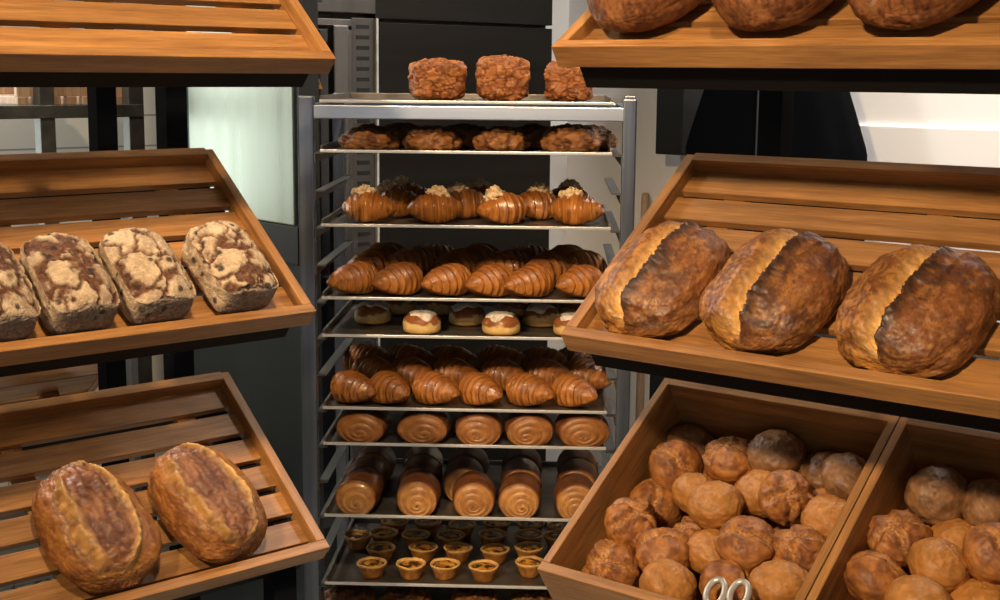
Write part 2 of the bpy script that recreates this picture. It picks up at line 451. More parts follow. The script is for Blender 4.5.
def roll(seed, kind, r=.042):
    """Small round roll: 'split' bursts open along crossing rifts, 'smooth' shows its floury skin."""
    rg = np.random.default_rng(seed)
    p, F = globe(64, 84, 'z')
    V = p*r*np.array([1.0, .94+.1*rg.random(), .80]); V *= (1+.22*(fbm(p, 1.7, seed)-.5))[:, None]
    low = V[:, 2] < -.55*r; V[low, 2] = -.55*r+(V[low, 2]+.55*r)*.3
    n1 = fbm(p, 3, seed+1, 4); n2 = fbm(p, 9, seed+2, 4); n3 = fbm(p, 22, seed+3, 3)
    col = mix((.46, .180, .036), (.22, .072, .016), sstep(.36, .64, n1))
    if kind == 'split':
        dst = np.full(len(p), 9.0); sign = np.zeros(len(p))
        for k in range(1+seed % 2):
            a0 = rg.random()*PI+k*PI/2; nv = np.array([math.cos(a0), math.sin(a0), (rg.random()-.5)*.5])
            d = p@nv + (fbm(p, 2.2, seed+30+k, 2)-.5)*.36
            m = np.abs(d) < dst; sign = np.where(m, d, sign); dst = np.minimum(dst, np.abs(d))
        w = sstep(.0, .35, p[:, 2])
        rift = w*np.exp(-(dst/.17)**2)
        V += (-.0045*rift+.0026*w*np.exp(-((dst-.24)/.10)**2)+.002*w*np.sign(sign)*sstep(.1, .3, dst))[:, None]*p
        col = mix(col, (.27, .105, .042), w*sstep(.3, .6, n2)*.5)
        col = mix(col, mix((.52, .25, .078), (.24, .085, .025), sstep(.42, .62, n3)), np.clip(rift*1.05, 0, 1)*.9)
        col = mix(col, (.14, .055, .026), np.clip(w*np.exp(-((dst-.24)/.05)**2)*sstep(.35, .6, n2)*1.1, 0, .8))
    elif kind == 'smooth':
        w = sstep(.1, .8, p[:, 2]); col = mix(mix((.50, .215, .045), (.32, .118, .026), n1), (.52, .26, .085), w*sstep(.35, .7, n2)*.6)
    else:                                # 'dull' floury grey brown underside
        col = mix((.27, .130, .050), (.16, .070, .026), sstep(.35, .65, n1)); col = mix(col, (.34, .19, .09), sstep(.55, .7, n2)*.5)
    col = mix(col, GOLD, sstep(-.1, -.7, p[:, 2])*.5)
    V += ((n2-.5)*.0030+(n3-.5)*.0006)[:, None]*p
    V[:, 2] -= V[:, 2].min()
    return V, F, col

def croissant(seed, L=.150, rmax=.037, bend=.12, segs=5.2, tone=0.0):
    """Rolled crescent: coils step down from the fat middle to the pinched tips."""
    nt_, nr = 90, 30
    t = np.linspace(-1, 1, nt_); ph = np.linspace(0, 2*PI, nr, endpoint=False)
    T, P = np.meshgrid(t, ph, indexing='ij'); T = T.ravel(); P = P.ravel()
    rg = np.random.default_rng(seed); off = rg.random()
    hel = np.abs(T)*segs + .16*np.cos(P-.5)*np.sign(T) + off*.5 + .05*np.sin(2*P+seed)
    fr = hel-np.floor(hel)
    env = np.clip(1-np.abs(T)**1.9, 0, 1)**.72
    r = rmax*(env*(.86+.20*(1-fr**1.5)) + .07)
    x = T*L/2; y = bend*L*(T**2)
    V = np.stack([x+0*P, y+r*np.cos(P), r*np.sin(P)*.98], 1)
    q = np.stack([T*3, np.cos(P), np.sin(P)], 1)
    V[:, 1] += (fbm(q, 1.2, seed)-.5)*.008; V[:, 2] += (fbm(q, 1.4, seed+4)-.5)*.006
    fl = -.72*rmax; low = V[:, 2] < fl*env-.001; V[low, 2] = (fl*env-.001)[low]+(V[low, 2]-(fl*env-.001)[low])*.25
    n1 = fbm(q, 2.2, seed+1, 4); n2 = fbm(q*np.array([8, 1, 1]), 2, seed+2, 3)
    col = mix((.40, .130, .018), (.21, .056, .009), sstep(.35, .68, n1))
    streak = .5+.5*np.sin(fr*2*PI*2.0+n2*5)
    col = mix(col, (.64, .29, .058), streak*.5*sstep(.2, .6, n2))
    col = mix(col, (.11, .036, .012), np.exp(-((fr-.97)/.08)**2)*.5)
    col = mix(col, (.20, .062, .016), sstep(.3, 1.0, np.sin(P))*.45)
    if tone: col = mix(col, (.07, .025, .012), np.full(len(col), tone))
    F = [[i*nr+k, (i+1)*nr+k, (i+1)*nr+(k+1) % nr, i*nr+(k+1) % nr] for i in range(nt_-1) for k in range(nr)]
    F += [list(range(nr)), list(range(nt_*nr-1, (nt_-1)*nr-1, -1))]
    F = [f[::-1] for f in F]
    V[:, 2] -= V[:, 2].min()
    return V, F, col

def cream_lump(seed, r=.019):
    p, F = globe(34, 44, 'z')
    n1 = fbm(p, 2.6, seed, 4); d1, d2, cid = worley(p, 2.6, seed)
    V = p*r*np.array([1.15, 1, .95])*(1+.55*(n1-.5)+.35*(cid-.5)-.3*sstep(.15, 0, d2-d1))[:, None]
    V[:, 2] = np.maximum(V[:, 2], -.45*r)
    col = mix((.78, .58, .34), (.50, .30, .13), sstep(.4, .7, fbm(p, 6, seed+3, 3)))
    V[:, 2] -= V[:, 2].min()
    return V, F, col

def spiral_roll(seed, rx=.043, rz=.040, ln=.095, turns=4.2, dark=0.0):
    """Coiled pastry lying on its side: the flat end shows the spiral of its layers."""
    nr, nl = 64, 20
    rg = np.random.default_rng(seed); hand = 1 if rg.random() > .3 else -1
    ph = np.linspace(0, 2*PI, nr, endpoint=False); rings = []
    nface = 34
    prof = [(f, -ln/2-.010*(1-f**2.5)) for f in np.linspace(.02, .97, nface)]
    prof += [(1-.03*math.cos(a)*0 + .0, y) for a, y in [(0, -ln/2+.004), (0, -ln/2+.010)]]
    prof += [(1.0+.05*math.sin(PI*k), -ln/2+.010+(ln-.02)*k) for k in np.linspace(.08, .92, 10)]
    prof += [(1.0, ln/2-.010), (.96, ln/2-.002), (.7, ln/2+.002), (.35, ln/2+.004), (.03, ln/2+.005)]
    FR = np.array([f for f, y in prof]); YY = np.array([y for f, y in prof])
    Fm, Pm = np.meshgrid(FR, ph, indexing='ij'); Ym = np.repeat(YY[:, None], nr, 1)
    f = Fm.ravel(); P = Pm.ravel(); y = Ym.ravel()
    q = np.stack([f*np.cos(P), y*20, f*np.sin(P)], 1)
    wob = 1+.07*(fbm(q, 1.3, seed)-.5)
    cx, cz = .45*(rg.random()-.5), -.22-.12*rg.random()
    w = 1-np.clip(f, 0, 1)
    V = np.stack([rx*(f*np.cos(P)*wob+cx*w), y, rz*(f*np.sin(P)*wob+cz*w)], 1)
    flo = -.80*rz; low = V[:, 2] < flo; V[low, 2] = flo+(V[low, 2]-flo)*.12
    isface = np.repeat((np.arange(len(prof)) < nface)[:, None], nr, 1).ravel()
    spir = np.clip(f, 0, 1)*turns+hand*P/(2*PI)+.25*(fbm(q, 1.5, seed+8)-.5)
    fr = spir-np.floor(spir)
    V[:, 1] += np.where(isface, (.0022*(np.abs(fr-.5)*2)**2-.001)*sstep(0, .12, f), 0)
    n1 = fbm(q, 2.5, seed+1, 4); n2 = fbm(q*np.array([1, 6, 1]), 2.2, seed+2, 3)
    face = mix((.58, .27, .070), (.38, .145, .034), sstep(.35, .7, n1))
    fine = .5+.5*np.sin(2*PI*spir*3)
    face = mix(face, (.66, .37, .14), fine*.3)
    face = mix(face, (.30, .11, .03), np.exp(-((fr-.5)/.09)**2)*.6)
    face = mix(face, (.06, .022, .012), sstep(.10, .03, f)*.8)
    if dark: face = mix(face, (.24, .082, .018), np.clip(dark*(.4+1.2*n2), 0, 1))
    side = mix((.27, .095, .026), (.13, .042, .014), sstep(.35, .65, n2)); side = mix(side, (.09, .03, .012), sstep(.4, 1, np.sin(P))*.5)
    blend = np.where(isface, sstep(.99, .86, f), 0)
    col = side*(1-blend)[:, None]+face*blend[:, None]
    F = [[i*nr+k, i*nr+(k+1) % nr, (i+1)*nr+(k+1) % nr, (i+1)*nr+k] for i in range(len(prof)-1) for k in range(nr)]
    F += [list(range(nr-1, -1, -1)), list(range((len(prof)-1)*nr, len(prof)*nr))]
    V[:, 2] -= V[:, 2].min()
    return V, F, col

def knot(seed, a=.058, b=.052, h=.05, dark=0.0):
    """Low twisted bun, strands plaited over the top, very dark baked."""
    p, F = globe(60, 84, 'z')
    th = np.arctan2(p[:, 1], p[:, 0]); rad = np.hypot(p[:, 0], p[:, 1])
    n1 = fbm(p, 2.4, seed, 4); n2 = fbm(p, 8, seed+2, 4)
    st = np.sin(3*th+7*rad+4*n1+seed); str_ = np.abs(st)
    fine = np.sin(16*th+10*rad*np.sign(st)+6*n1)
    V = p*np.array([a, b, h*.62])*(1+.20*(n1-.5)+.13*(str_-.5)+.025*fine)[:, None]
    V[:, 2] = np.where(V[:, 2] < -.25*h, -.25*h+(V[:, 2]+.25*h)*.1, V[:, 2])
    col = mix((.12, .042, .014), (.34, .145, .042), np.clip(str_*.6+.35*fine*(n2-.2)+(n1-.5), 0, 1))
    col = mix(col, (.03, .015, .01), sstep(.45, .9, p[:, 2])*.62)
    if dark: col = mix(col, (.025, .013, .009), np.full(len(col), dark))
    V += ((n2-.5)*.008)[:, None]*p
    V[:, 2] -= V[:, 2].min()
    return V, F, col

def flaky_block(seed, w=.105, l=.10, h=.08):
    """Cube-shaped flaky loaf, its faces a jumble of caramelised lumps."""
    p, F = globe(100, 120, 'z')
    e = 5.0; nrm = (np.abs(p)**e).sum(1)**(1/e); q = p/nrm[:, None]
    V = q*np.array([w/2, l/2, h/2])
    d1, d2, cid = worley(V+(np.stack([fbm(q, 3, seed+k) for k in (1, 2, 3)], 1)-.5)*.02, 52, seed)
    n1 = fbm(q, 3, seed+4, 4); n2 = fbm(q, 12, seed+5, 4)
    gap = d2-d1
    bump = (cid-.5)*.005-.003*sstep(.2, 0, gap)+(n1-.5)*.010+(n2-.5)*.002
    V += bump[:, None]*p
    V[:, 2] += .010*(fbm(q, 1.5, seed+9)-.5)*sstep(.5, 1, q[:, 2])*2
    col = mix((.25, .075, .022), (.45, .165, .045), cid*.8)
    col = mix(col, (.60, .26, .075), sstep(.55, .72, n2)*.6); col = mix(col, (.10, .03, .012), sstep(.16, .02, gap)*.7)
    col = mix(col, (.09, .032, .014), sstep(.55, .8, n1)*.6)
    V[:, 2] -= V[:, 2].min()
    return V, F, col

def _bun(p, r, h):
    rr = np.hypot(p[:, 0], p[:, 1]); e = np.where(p[:, 2] > 0, 2.3, 5.0)
    nrm = (rr**e+np.abs(p[:, 2])**e)**(1/e); q = p/nrm[:, None]
    V = q*np.array([r, r, 1]); V[:, 2] = np.where(q[:, 2] > 0, q[:, 2]*h*.58, q[:, 2]*h*.42)+h*.42
    return V, q
def bun_body(seed, r=.039, h=.045):
    """Low round bun: pale sides, a blotchy brown shoulder."""
    p, F = globe(50, 70, 'z'); V, q = _bun(p, r, h); V *= (1+.05*(fbm(p, 2, seed)-.5))[:, None]
    n = fbm(p, 2.2, seed+1)
    col = mix((.62, .33, .08), (.74, .50, .19), sstep(-.9, -.1, q[:, 2]+(n-.5)*.3))
    col = mix(col, (.27, .085, .022), sstep(.02, .22, q[:, 2]+(n-.5)*1.1-.04))
    return V, F, col
def bun_icing(seed, r=.039, h=.045):
    """Thin sugar cap lying over the crown of the bun, with a lobed border."""
    nr_, na = 14, 60; V0 = []
    for j in range(nr_):
        for k in range(na):
            a = 2*PI*k/na
            lim = .95+.22*math.sin(2*a+seed)+.14*math.sin(5*a+2*seed)
            th = lim*(j+.15)/nr_; V0.append((math.sin(th)*math.cos(a), math.sin(th)*math.sin(a), math.cos(th)))
    p = np.array(V0); V, q = _bun(p, r, h)
    lift = np.repeat(np.sqrt(np.clip(1-(np.arange(nr_)/(nr_-1))**4, 0, 1)), na)*.0035-.001
    V += lift[:, None]*p+((fbm(p, 5, seed)-.5)*.002)[:, None]*p
    Vb = V-(lift+.0035)[:, None]*p; nn = len(V); V = np.vstack([V, Vb])
    F = []
    for j in range(nr_-1):
        for k in range(na):
            f = [j*na+k, (j+1)*na+k, (j+1)*na+(k+1) % na, j*na+(k+1) % na]
            F.append(f); F.append([x+nn for x in f[::-1]])
    F.append(list(range(na))); F.append([x+nn for x in range(na-1, -1, -1)])
    for k in range(na):
        a0, a1 = (nr_-1)*na+k, (nr_-1)*na+(k+1) % na; F.append([a0, a0+nn, a1+nn, a1])
    n = fbm(np.vstack([p, p]), 4, seed+3)
    return V, F, mix((.78, .70, .60), (.56, .44, .33), sstep(.45, .75, n))

def lathe(prof, n=40, wob=None):
    V, F = [], []
    for j, (r, z) in enumerate(prof):
        for k in range(n):
            a = 2*PI*k/n; w = wob(j, a) if wob else 1
            V.append((r*w*math.cos(a), r*w*math.sin(a), z))
    for j in range(len(prof)-1):
        for k in range(n): F.append([j*n+k, j*n+(k+1) % n, (j+1)*n+(k+1) % n, (j+1)*n+k])
    F += [list(range(n-1, -1, -1)), list(range((len(prof)-1)*n, len(prof)*n))]
    return np.array(V), F
def tart_shell(seed):
    prof = [(.017, 0), (.020, .001), (.0225, .008), (.0255, .016), (.029, .024), (.0315, .0285), (.0325, .031), (.0315, .033), (.029, .0325), (.027, .030), (.0255, .026), (.010, .025)]
    V, F = lathe(prof, 48, lambda j, a: 1+.02*math.sin(3*a+seed)+(.012*math.sin(24*a) if j < 6 else 0))
    n = fbm(V, 90, seed, 4)
    V[:, 2] += np.where(V[:, 2] > .02, (fbm(V, 45, seed+2)-.5)*.009, 0)
    col = mix((.50, .215, .045), (.30, .105, .022), sstep(.3, .7, n)); col = mix(col, (.74, .46, .16), sstep(.026, .032, V[:, 2])*.85*sstep(.25, .5, fbm(V, 60, seed+9)+.1))
    return V, F, col
def tart_custard(seed):
    p, F = globe(28, 48, 'z')
    V = p*np.array([.0262, .0262, .006]); V[:, 2] += .0265
    V[:, 2] = np.where(p[:, 2] < 0, .0262, V[:, 2]); V[:, 2] += (fbm(p, 4, seed)-.5)*.006*(p[:, 2] > 0)
    n = fbm(p, 2.6, seed+1, 4)
    col = mix((.72, .36, .04), (.42, .15, .018), sstep(.4, .6, n)); col = mix(col, (.02, .011, .008), sstep(.46, .58, fbm(p, 2.1, seed+5, 4))*.95)
    return V, F, col

# ------------------------------------------------------------------ room shell
YA = math.radians(42.1)
EA = np.array([math.cos(YA), math.sin(YA), 0]); NA = np.array([-math.sin(YA), math.cos(YA), 0])
def en(e, n, z=0): return EA*e+NA*n+np.array([0, 0, z])

def wall(name, p0, p1, h, mat, thick=.12, side=1):
    """Wall slab from p0 to p1; thickness goes to the left of the direction when side is 1."""
    p0, p1 = np.array(p0[:2]), np.array(p1[:2]); d = p1-p0; L = np.linalg.norm(d); a = math.atan2(d[1], d[0])
    o = box(name, 0, L, 0 if side > 0 else -thick, thick if side > 0 else 0, 0, h, mat, bev=0)
    o.location = (p0[0], p0[1], 0); o.rotation_euler = (0, 0, a)
    return struct(o)

H_ROOM = 3.4
corner = en(3.315, 3.34)
struct(box('floor', -5.6, 4.6, -4, 7.5, -.1, 0, M['floor'], bev=0))
struct(box('ceiling', -5.6, 4.6, -4, 7.5, H_ROOM, H_ROOM+.1, M['ceiling'], bev=0))
wall('wall_left', en(-3.1, 4.2), en(3.205, 4.2), H_ROOM, M['tile'])
wall('wall_return', en(3.205, 3.34), corner, H_ROOM, M['shaded_wall'], thick=.98)
RD = np.array([math.cos(math.radians(-40)), math.sin(math.radians(-40)), 0])
rend = corner+RD*5.0
wall('wall_right', corner, rend, H_ROOM, M['white_wall'])
wall('wall_west', (-5.12, -3.6), en(-3.1, 4.2), H_ROOM, M['room_wall'])
wall('wall_east', rend, (rend[0], -3.6), H_ROOM, M['room_wall'])
# street side: wall with a wide shop window
wf0, wf1 = -5.12, rend[0]
struct(box('wall_front_sill', wf0, wf1, -3.72, -3.6, 0, .7, M['room_wall'], bev=0))
struct(box('wall_front_head', wf0, wf1, -3.72, -3.6, 2.7, H_ROOM, M['room_wall'], bev=0))
struct(box('wall_front_west', wf0, -2.8, -3.72, -3.6, .7, 2.7, M['room_wall'], bev=0))
struct(box('wall_front_east', 2.2, wf1, -3.72, -3.6, .7, 2.7, M['room_wall'], bev=0))

# tiled dado line on the white wall
def along_right(s, off, z):
    n = np.array([RD[1], -RD[0], 0])       # into the room
    return corner+RD*s+n*off+np.array([0, 0, z])
RW_ROT = math.radians(-40)
t = struct(box('trim_1', .66, 4.8, -.012, 0, .10, 1.510, M['white_wall'], bev=.004))
t.location = corner; t.rotation_euler = (0, 0, RW_ROT)

# ------------------------------------------------------------------ oven with a door standing open
ov = empty('bakery_oven', en(1.85, 3.3)); ov.rotation_euler = (0, 0, YA)
tag(ov, 'tall dark steel bakery oven behind the pastry rack with slotted vent strip and control panel', 'oven')
box('body', .50, 1.35, .03, .82, .08, 2.6, M['oven_dark'], ov, .003)
box('side_frame', 0, .50, .03, .075, .08, 2.6, M['oven_dark'], ov, .003)
box('front_panel', .633, 1.35, .0, .03, .08, 1.79, M['oven_dark'], ov, .002)
box('upper_panel', .633, 1.35, .0, .03, 1.80, 2.6, M['oven_dark'], ov, .002)
box('vent_strip', .545, .628, -.004, .03, .08, 1.80, M['oven_grey'], ov, .002)
box('edge_strip', .627, .635, -.014, .03, .08, 1.80, M['tray_edge'], ov, .001)
for k in range(46):
    z = 1.775-.030*k
    box('vent', .563, .607, -.006, -.003, z-.0055, z+.0055, M['black_ink'], ov, 0)
cp = box('control_panel', .05, .628, -.01, .03, 1.812, 2.5, M['oven_grey'], ov, .003)
box('screen', .20, .440, -.013, -.009, 1.838, 2.2, M['screen'], cp, .001)
fr = box('door_frame', .20, .545, -.006, .03, 1.775, 1.795, M['oven_steel'], ov, .002)
box('door_frame', .527, .545, -.006, .03, .30, 1.765, M['oven_steel'], ov, .002)
box('door_glass', .05, .527, .0, .03, .30, 1.765, M['glass_black'], ov, .002)
hd = box('door_handle', .425, .478, -.085, -.055, .98, 1.775, M['oven_steel'], ov, .004)
box('handle_bracket', .432, .470, -.056, .0, 1.69, 1.73, M['oven_steel'], ov, .003)
box('handle_bracket', .432, .470, -.056, .0, 1.02, 1.06, M['oven_steel'], ov, .003)
st = prism('warning_sticker', [(.4316-.013, 1.598), (.4316+.013, 1.598), (.4316, 1.628)], 1, -.0025, .001, M['yellow'], ov)
prism('warning_mark', [(.4306, 1.608), (.4326, 1.608), (.4331, 1.619), (.4301, 1.619)], 1, -.0032, -.0022, M['black_ink'], st)
box('warning_mark', .4305, .4327, -.0032, -.0022, 1.602, 1.605, M['black_ink'], st, 0)
# open door: reaches out from the oven towards the shop
od = box('open_door', -.005, .045, -.55, -.005, .12, 2.1, M['panel_steel'], ov, .004)
box('door_pane', -.012, -.004, -.535, -.05, 1.285, 2.0, M['pane'], od, .003)
box('door_band', -.011, -.004, -.548, -.008, 1.19, 1.283, M['black_ink'], od, .002)
box('door_edge', -.008, .047, -.558, -.550, .12, 2.1, M['black_ink'], od, .001)

# ------------------------------------------------------------------ pastry rack
RX, RY, RYAW = -.3621, 2.76, -.0377
rack = empty('rack_trolley', (RX, RY, 0)); rack.rotation_euler = (0, 0, RYAW)
tag(rack, 'tall steel rack trolley full of pastry trays in the middle of the bakery', 'rack')
RE = np.array([math.cos(RYAW), math.sin(RYAW), 0]); RN = np.array([-math.sin(RYAW), math.cos(RYAW), 0]); RO = np.array([RX, RY, 0])
DEP = .405
for x0, x1, y0 in ((-.041, -.010, 0), (.600, .627, 0), (-.036, -.010, DEP), (.622, .648, DEP+.0)):
    box('post', x0, x1, y0, y0+.028, .10, 1.60, M['steel'], rack, .003)
for y0 in (0, DEP):
    box('top_bar', -.010, .612 if y0 == 0 else .625, y0+.002, y0+.026, 1.556, 1.583, M['steel_h'], rack, .002)
    box('bottom_bar', -.010, .612 if y0 == 0 else .625, y0+.002, y0+.026, .12, .15, M['steel_h'], rack, .002)
for x0 in (-.040, .602):
    box('top_side_bar', x0, x0+.026, .027, DEP+.002, 1.556, 1.583, M['steel'], rack, .002)
PT = .0752; H0 = 1.493
for k in range(18):
    z = H0-PT*k-.006
    for x0, x1, lip in ((-.010, .012, -.010), (.580, .602, .600)):
        s = 1 if lip < 0 else -1
        poly = [(lip, z+.002), (lip+s*.019, z+.002), (lip+s*.019, z), (lip+s*.002, z), (lip+s*.002, z-.018), (lip, z-.018)]
        o = prism('rail', [(p, q) for p, q in poly], 1, .006, DEP+.02, M['rail'], rack)
for x in (-.024, .612):
    for y in (.014, DEP+.014):
        V, F = lathe([(.008, .10), (.008, .115), (.02, .105), (.02, .1)], 16)
        wv = []
        Vw, Fw = tube_vf([(x-.012, y, .05), (x-.010, y, .05), (x+.010, y, .05), (x+.012, y, .05)], [.046, .05, .05, .046], 20)
        cst = obj('caster_wheel', mesh('caster_wheel', Vw, Fw, M['black'], smooth=False), rack)
        box('caster_fork', x-.016, x+.016, y-.012, y+.012, .098, .125, M['steel'], rack, .002)

def rack_mw(x, d, z, rz=0):
    p = RO+RE*x+RN*d
    return Matrix.Translation((p[0], p[1], z)) @ Matrix.Rotation(RYAW+rz, 4, 'Z')

def make_tray(z, label):
    t = empty('baking_tray', mw=rack_mw(.0, .004, z))
    tag(t, label, 'baking tray', 'baking trays in the rack trolley')
    box('tray_base', .006, .577, .004, .397, -.0035, -.0015, M['tray'], t, 0)
    for nm, a in (('tray_rim', (.002, .581, 0, .005, -.0035, .0025)), ('tray_rim', (.002, .581, .397, .402, -.0035, .010)),
                  ('tray_rim', (.002, .007, .005, .397, -.0035, .010)), ('tray_rim', (.576, .581, .005, .397, -.0035, .010))):
        box(nm, *a, M['tray_edge' if a[2] == 0 else 'tray'], t, .0012)
    return t

LV = {k: H0-PT*k for k in range(20)}
ZT = dict(block=1.591, knot=1.4931, cream=1.3455, upper=1.198, bun=1.1211, lower=.9706, flat=.8953, coil=.742, tart=.5947, bottom=.519)
for key, lab in dict(block='topmost baking tray of the rack, lying on its top bar under the flaky cube loaves',
                     knot='baking tray holding the dark twisted knots, just below the rack top bar',
                     cream='baking tray under the cream-topped croissants', upper='baking tray under the higher tray of plain croissants',
                     bun='baking tray carrying the pale buns with white icing', lower='baking tray under the lower, fuller tray of plain croissants',
                     flat='baking tray with one row of flattened spiral rolls', coil='baking tray with five files of tall coiled rolls',
                     tart='baking tray covered with small custard tarts', bottom='lowest visible baking tray, with dark knots below the custard tarts').items():
    make_tray(ZT[key], lab)

def place_u(u, d, z):
    """Rack coordinate across (metres) of a photo column u at depth d behind the rack front, on the tray at height z."""
    v = 300.0
    P = None
    for _ in range(3):
        q = ray(u, v); tt = ((RO+RN*d)@RN)/(q@RN); P = CAM+q*tt
        dz = P[2]-z
        v += dz*FPX/(tt)
    return float((P-RO)@RE)

def make_single(name, vf, mat, label, cat, group):
    V, F, col = vf
    return tag(obj(name, mesh(name, V, F, mat, col)), label, cat, group)

ORD = ['first', 'second', 'third', 'fourth', 'fifth', 'sixth', 'seventh', 'eighth']
def put(proto_cache, key, builder):
    if key not in proto_cache: proto_cache[key] = builder()
    o = proto_cache[key]
    if o.get('used'):
        o = dup(o)
    o['used'] = 1
    return o
cache = {}
made = []
def pastry(name, key, mat, vf, x, d, z, rz, label, cat, group, sc=1.0):
    o = put(cache, key, lambda: obj(name, mesh(name, *vf()[:2], M[mat], vf()[2])))
    tag(o, label, cat, group)
    o.matrix_world = rack_mw(x, d, z-.0012, rz) @ Matrix.Diagonal((sc, sc, sc, 1))
    made.append(o); return o

# flaky cube loaves on top of the rack
for i, (u, dims, rz, lab) in enumerate([
        (437.5, (.108, .088, .078), .32, 'brown flaky cube loaf by the oven vent strip, turned to show its rough side'),
        (502.5, (.104, .09, .086), .12, 'middle flaky cube loaf with a peaked top corner on the rack top'),
        (569, (.096, .09, .078), -.05, 'flaky cube loaf on the rack top partly behind the high bread shelf')]):
    pastry('flaky_cube_loaf', 'block%d' % i, 'flaky', lambda dims=dims, i=i: flaky_block(30+i, *dims), place_u(u, .10, ZT['block']), .10, ZT['block'], rz, lab, 'pastry', 'flaky cube loaves on the rack top')

# twisted knots
g = 'dark twisted knots on the second tray'
for row, us, d in (('front', (369, 432, 501, 571), .075), ('rear', (402, 466, 533, 590), .20)):
    for i, u in enumerate(us):
        sc = 1.0 if u != 571 else 1.12
        pastry('pastry_knot', 'knot%d' % ((i+(row == 'rear')*2) % 4), 'flaky', lambda i=i, row=row: knot(50+(i+(row == 'rear')*2) % 4), place_u(u, d, ZT['knot']), d, ZT['knot'], .5*i+.3, 
               f'dark twisted knot below the rack top bar, {ORD[i]} from left, {row} row', 'pastry', g, sc)

# cream-topped croissants
g = 'cream-topped croissants on the third tray'
def cream_croissant(i):
    t = empty('cream_croissant')
    V, F, col = croissant(70+i, .116, .034, .10, 3.4); obj('croissant_body', mesh('croissant_body', V, F, M['glossy'], col), t)
    V, F, col = cream_lump(80+i, .021); o = obj('cream_topping', mesh('cream_topping', V, F, M['cream'], col), t); o.location = (.012*(i-1)-.008, .006, .047)
    o['label'] = 'pale almond cream topping'
    return t
for row, us, d in (('front', (368, 436, 505, 575), .07), ('middle', (396, 464, 538), .17), ('rear', (410, 484, 569), .28)):
    for i, u in enumerate(us):
        o = put(cache, 'cream%d' % ((i+len(us)) % 3), lambda i=i, us=us: cream_croissant((i+len(us)) % 3))
        tag(o, f'glazed croissant with a lump of almond cream, {ORD[i]} from the left in the {row} row', 'pastry', g)
        o.matrix_world = rack_mw(place_u(u, d, ZT['cream']), d, ZT['cream']-.0012, .35*((i % 3)-1)+.2)

# plain croissants, two trays
def crois(row, us, d, z, ang, which, kv, sc=1.0, g=None, jit=.12, tone=0):
    for i, u in enumerate(us):
        dd = d[i] if hasattr(d, '__len__') else d
        k = (i*2+kv) % 4
        pastry('croissant', 'cr%d%s' % (k, 'd' if tone else ''), 'croissant', lambda k=k: croissant(100+k, tone=tone), place_u(u, dd, z), dd, z, ang+jit*math.sin(3.1*i+kv),
               f'plain golden croissant, {ORD[i]} from the left in the {row} row of the {which} croissant tray', 'croissant', g, sc)
g = 'plain croissants on the higher tray'
crois('front', (358, 402, 451, 494, 533, 583), (.07, .066, .066, .062, .062, .07), ZT['upper'], .95, 'higher', 0, .93, g)
crois('second', (376, 413, 461, 508, 551, 580), (.21, .21, .21, .21, .20, .235), ZT['upper'], .8, 'higher', 1, 1.08, g, .3)
crois('rear', (386, 432, 480, 527, 567), .32, ZT['upper'], .6, 'higher', 2, 1.08, g, .4)
g = 'plain croissants on the lower tray'
crois('front', (350, 387, 432, 478, 526, 571), (.064, .064, .064, .064, .064, .064), ZT['lower'], -.95, 'lower', 1, .92, g)
crois('second', (372, 409, 452, 500, 545, 582), (.19, .19, .19, .19, .19, .20), ZT['lower'], -.85, 'lower', 3, 1.0, g, .25)
crois('rear', (366, 408, 450, 500, 542, 577), .31, ZT['lower'], -.6, 'lower', 0, 1.05, g, .4)

# iced buns
g = 'pale iced buns on the bun tray'
def iced_bun(i):
    t = empty('iced_bun'); V, F, col = bun_body(130+i); obj('bun_body', mesh('bun_body', V, F, M['roll'], col), t)
    V, F, col = bun_icing(140+i); o = obj('icing', mesh('icing', V, F, M['cream'], col), t); o['label'] = 'white sugar icing on top'
    return t
for row, us, d in (('front', (422, 501, 572), .055), ('middle', (373, 467, 541), .16), ('rear', (399, 441, 516, 575), .28)):
    for i, u in enumerate(us):
        o = put(cache, 'bun%d' % ((i+len(row)) % 3), lambda i=i, row=row: iced_bun((i+len(row)) % 3))
        tag(o, f'low pale bun with white icing, {ORD[i]} from the left in the {row} row', 'bun', g)
        o.matrix_world = rack_mw(place_u(u, d, ZT['bun']), d, ZT['bun']-.0012, 1.1*i)

# spiral rolls
g = 'flattened spiral rolls on one tray'
for i, (u, rx) in enumerate(((364.5, .050), (425, .052), (479.5, .048), (529, .048), (581.5, .053))):
    pastry('spiral_roll', 'flat%d' % i, 'croissant', lambda i=i, rx=rx: spiral_roll(160+i, rx, .035, .085, 3.3, .75), place_u(u, .06, ZT['flat']), .06, ZT['flat'], .05*(i-2),
           f'wide flattened spiral roll, {ORD[i]} from the left in its single row', 'pastry', g)
g = 'tall coiled rolls in five files'
for i, us in enumerate(((359.6, 367, 375), (419, 421, 423), (474, 464, 468), (520, 521, 522), (575, 577, 577))):
    for j, (u, row) in enumerate(zip(us, ('front', 'middle', 'rear'))):
        d = (.0605, .167, .273)[j]
        pastry('coiled_roll', 'coil%d' % ((i+2*j) % 5), 'croissant' if (i+2*j) % 5 else 'glossy', lambda i=i, j=j: spiral_roll(180+(i+2*j) % 5, .043, .041, .092, 3.2+.3*((i+2*j) % 5), .15), place_u(u, d, ZT['coil']), d, ZT['coil'], .06*((i*7+j*3) % 5-2)*.5,
               f'tall coiled roll, {row} one in the {ORD[i]} file from the left', 'pastry', g)

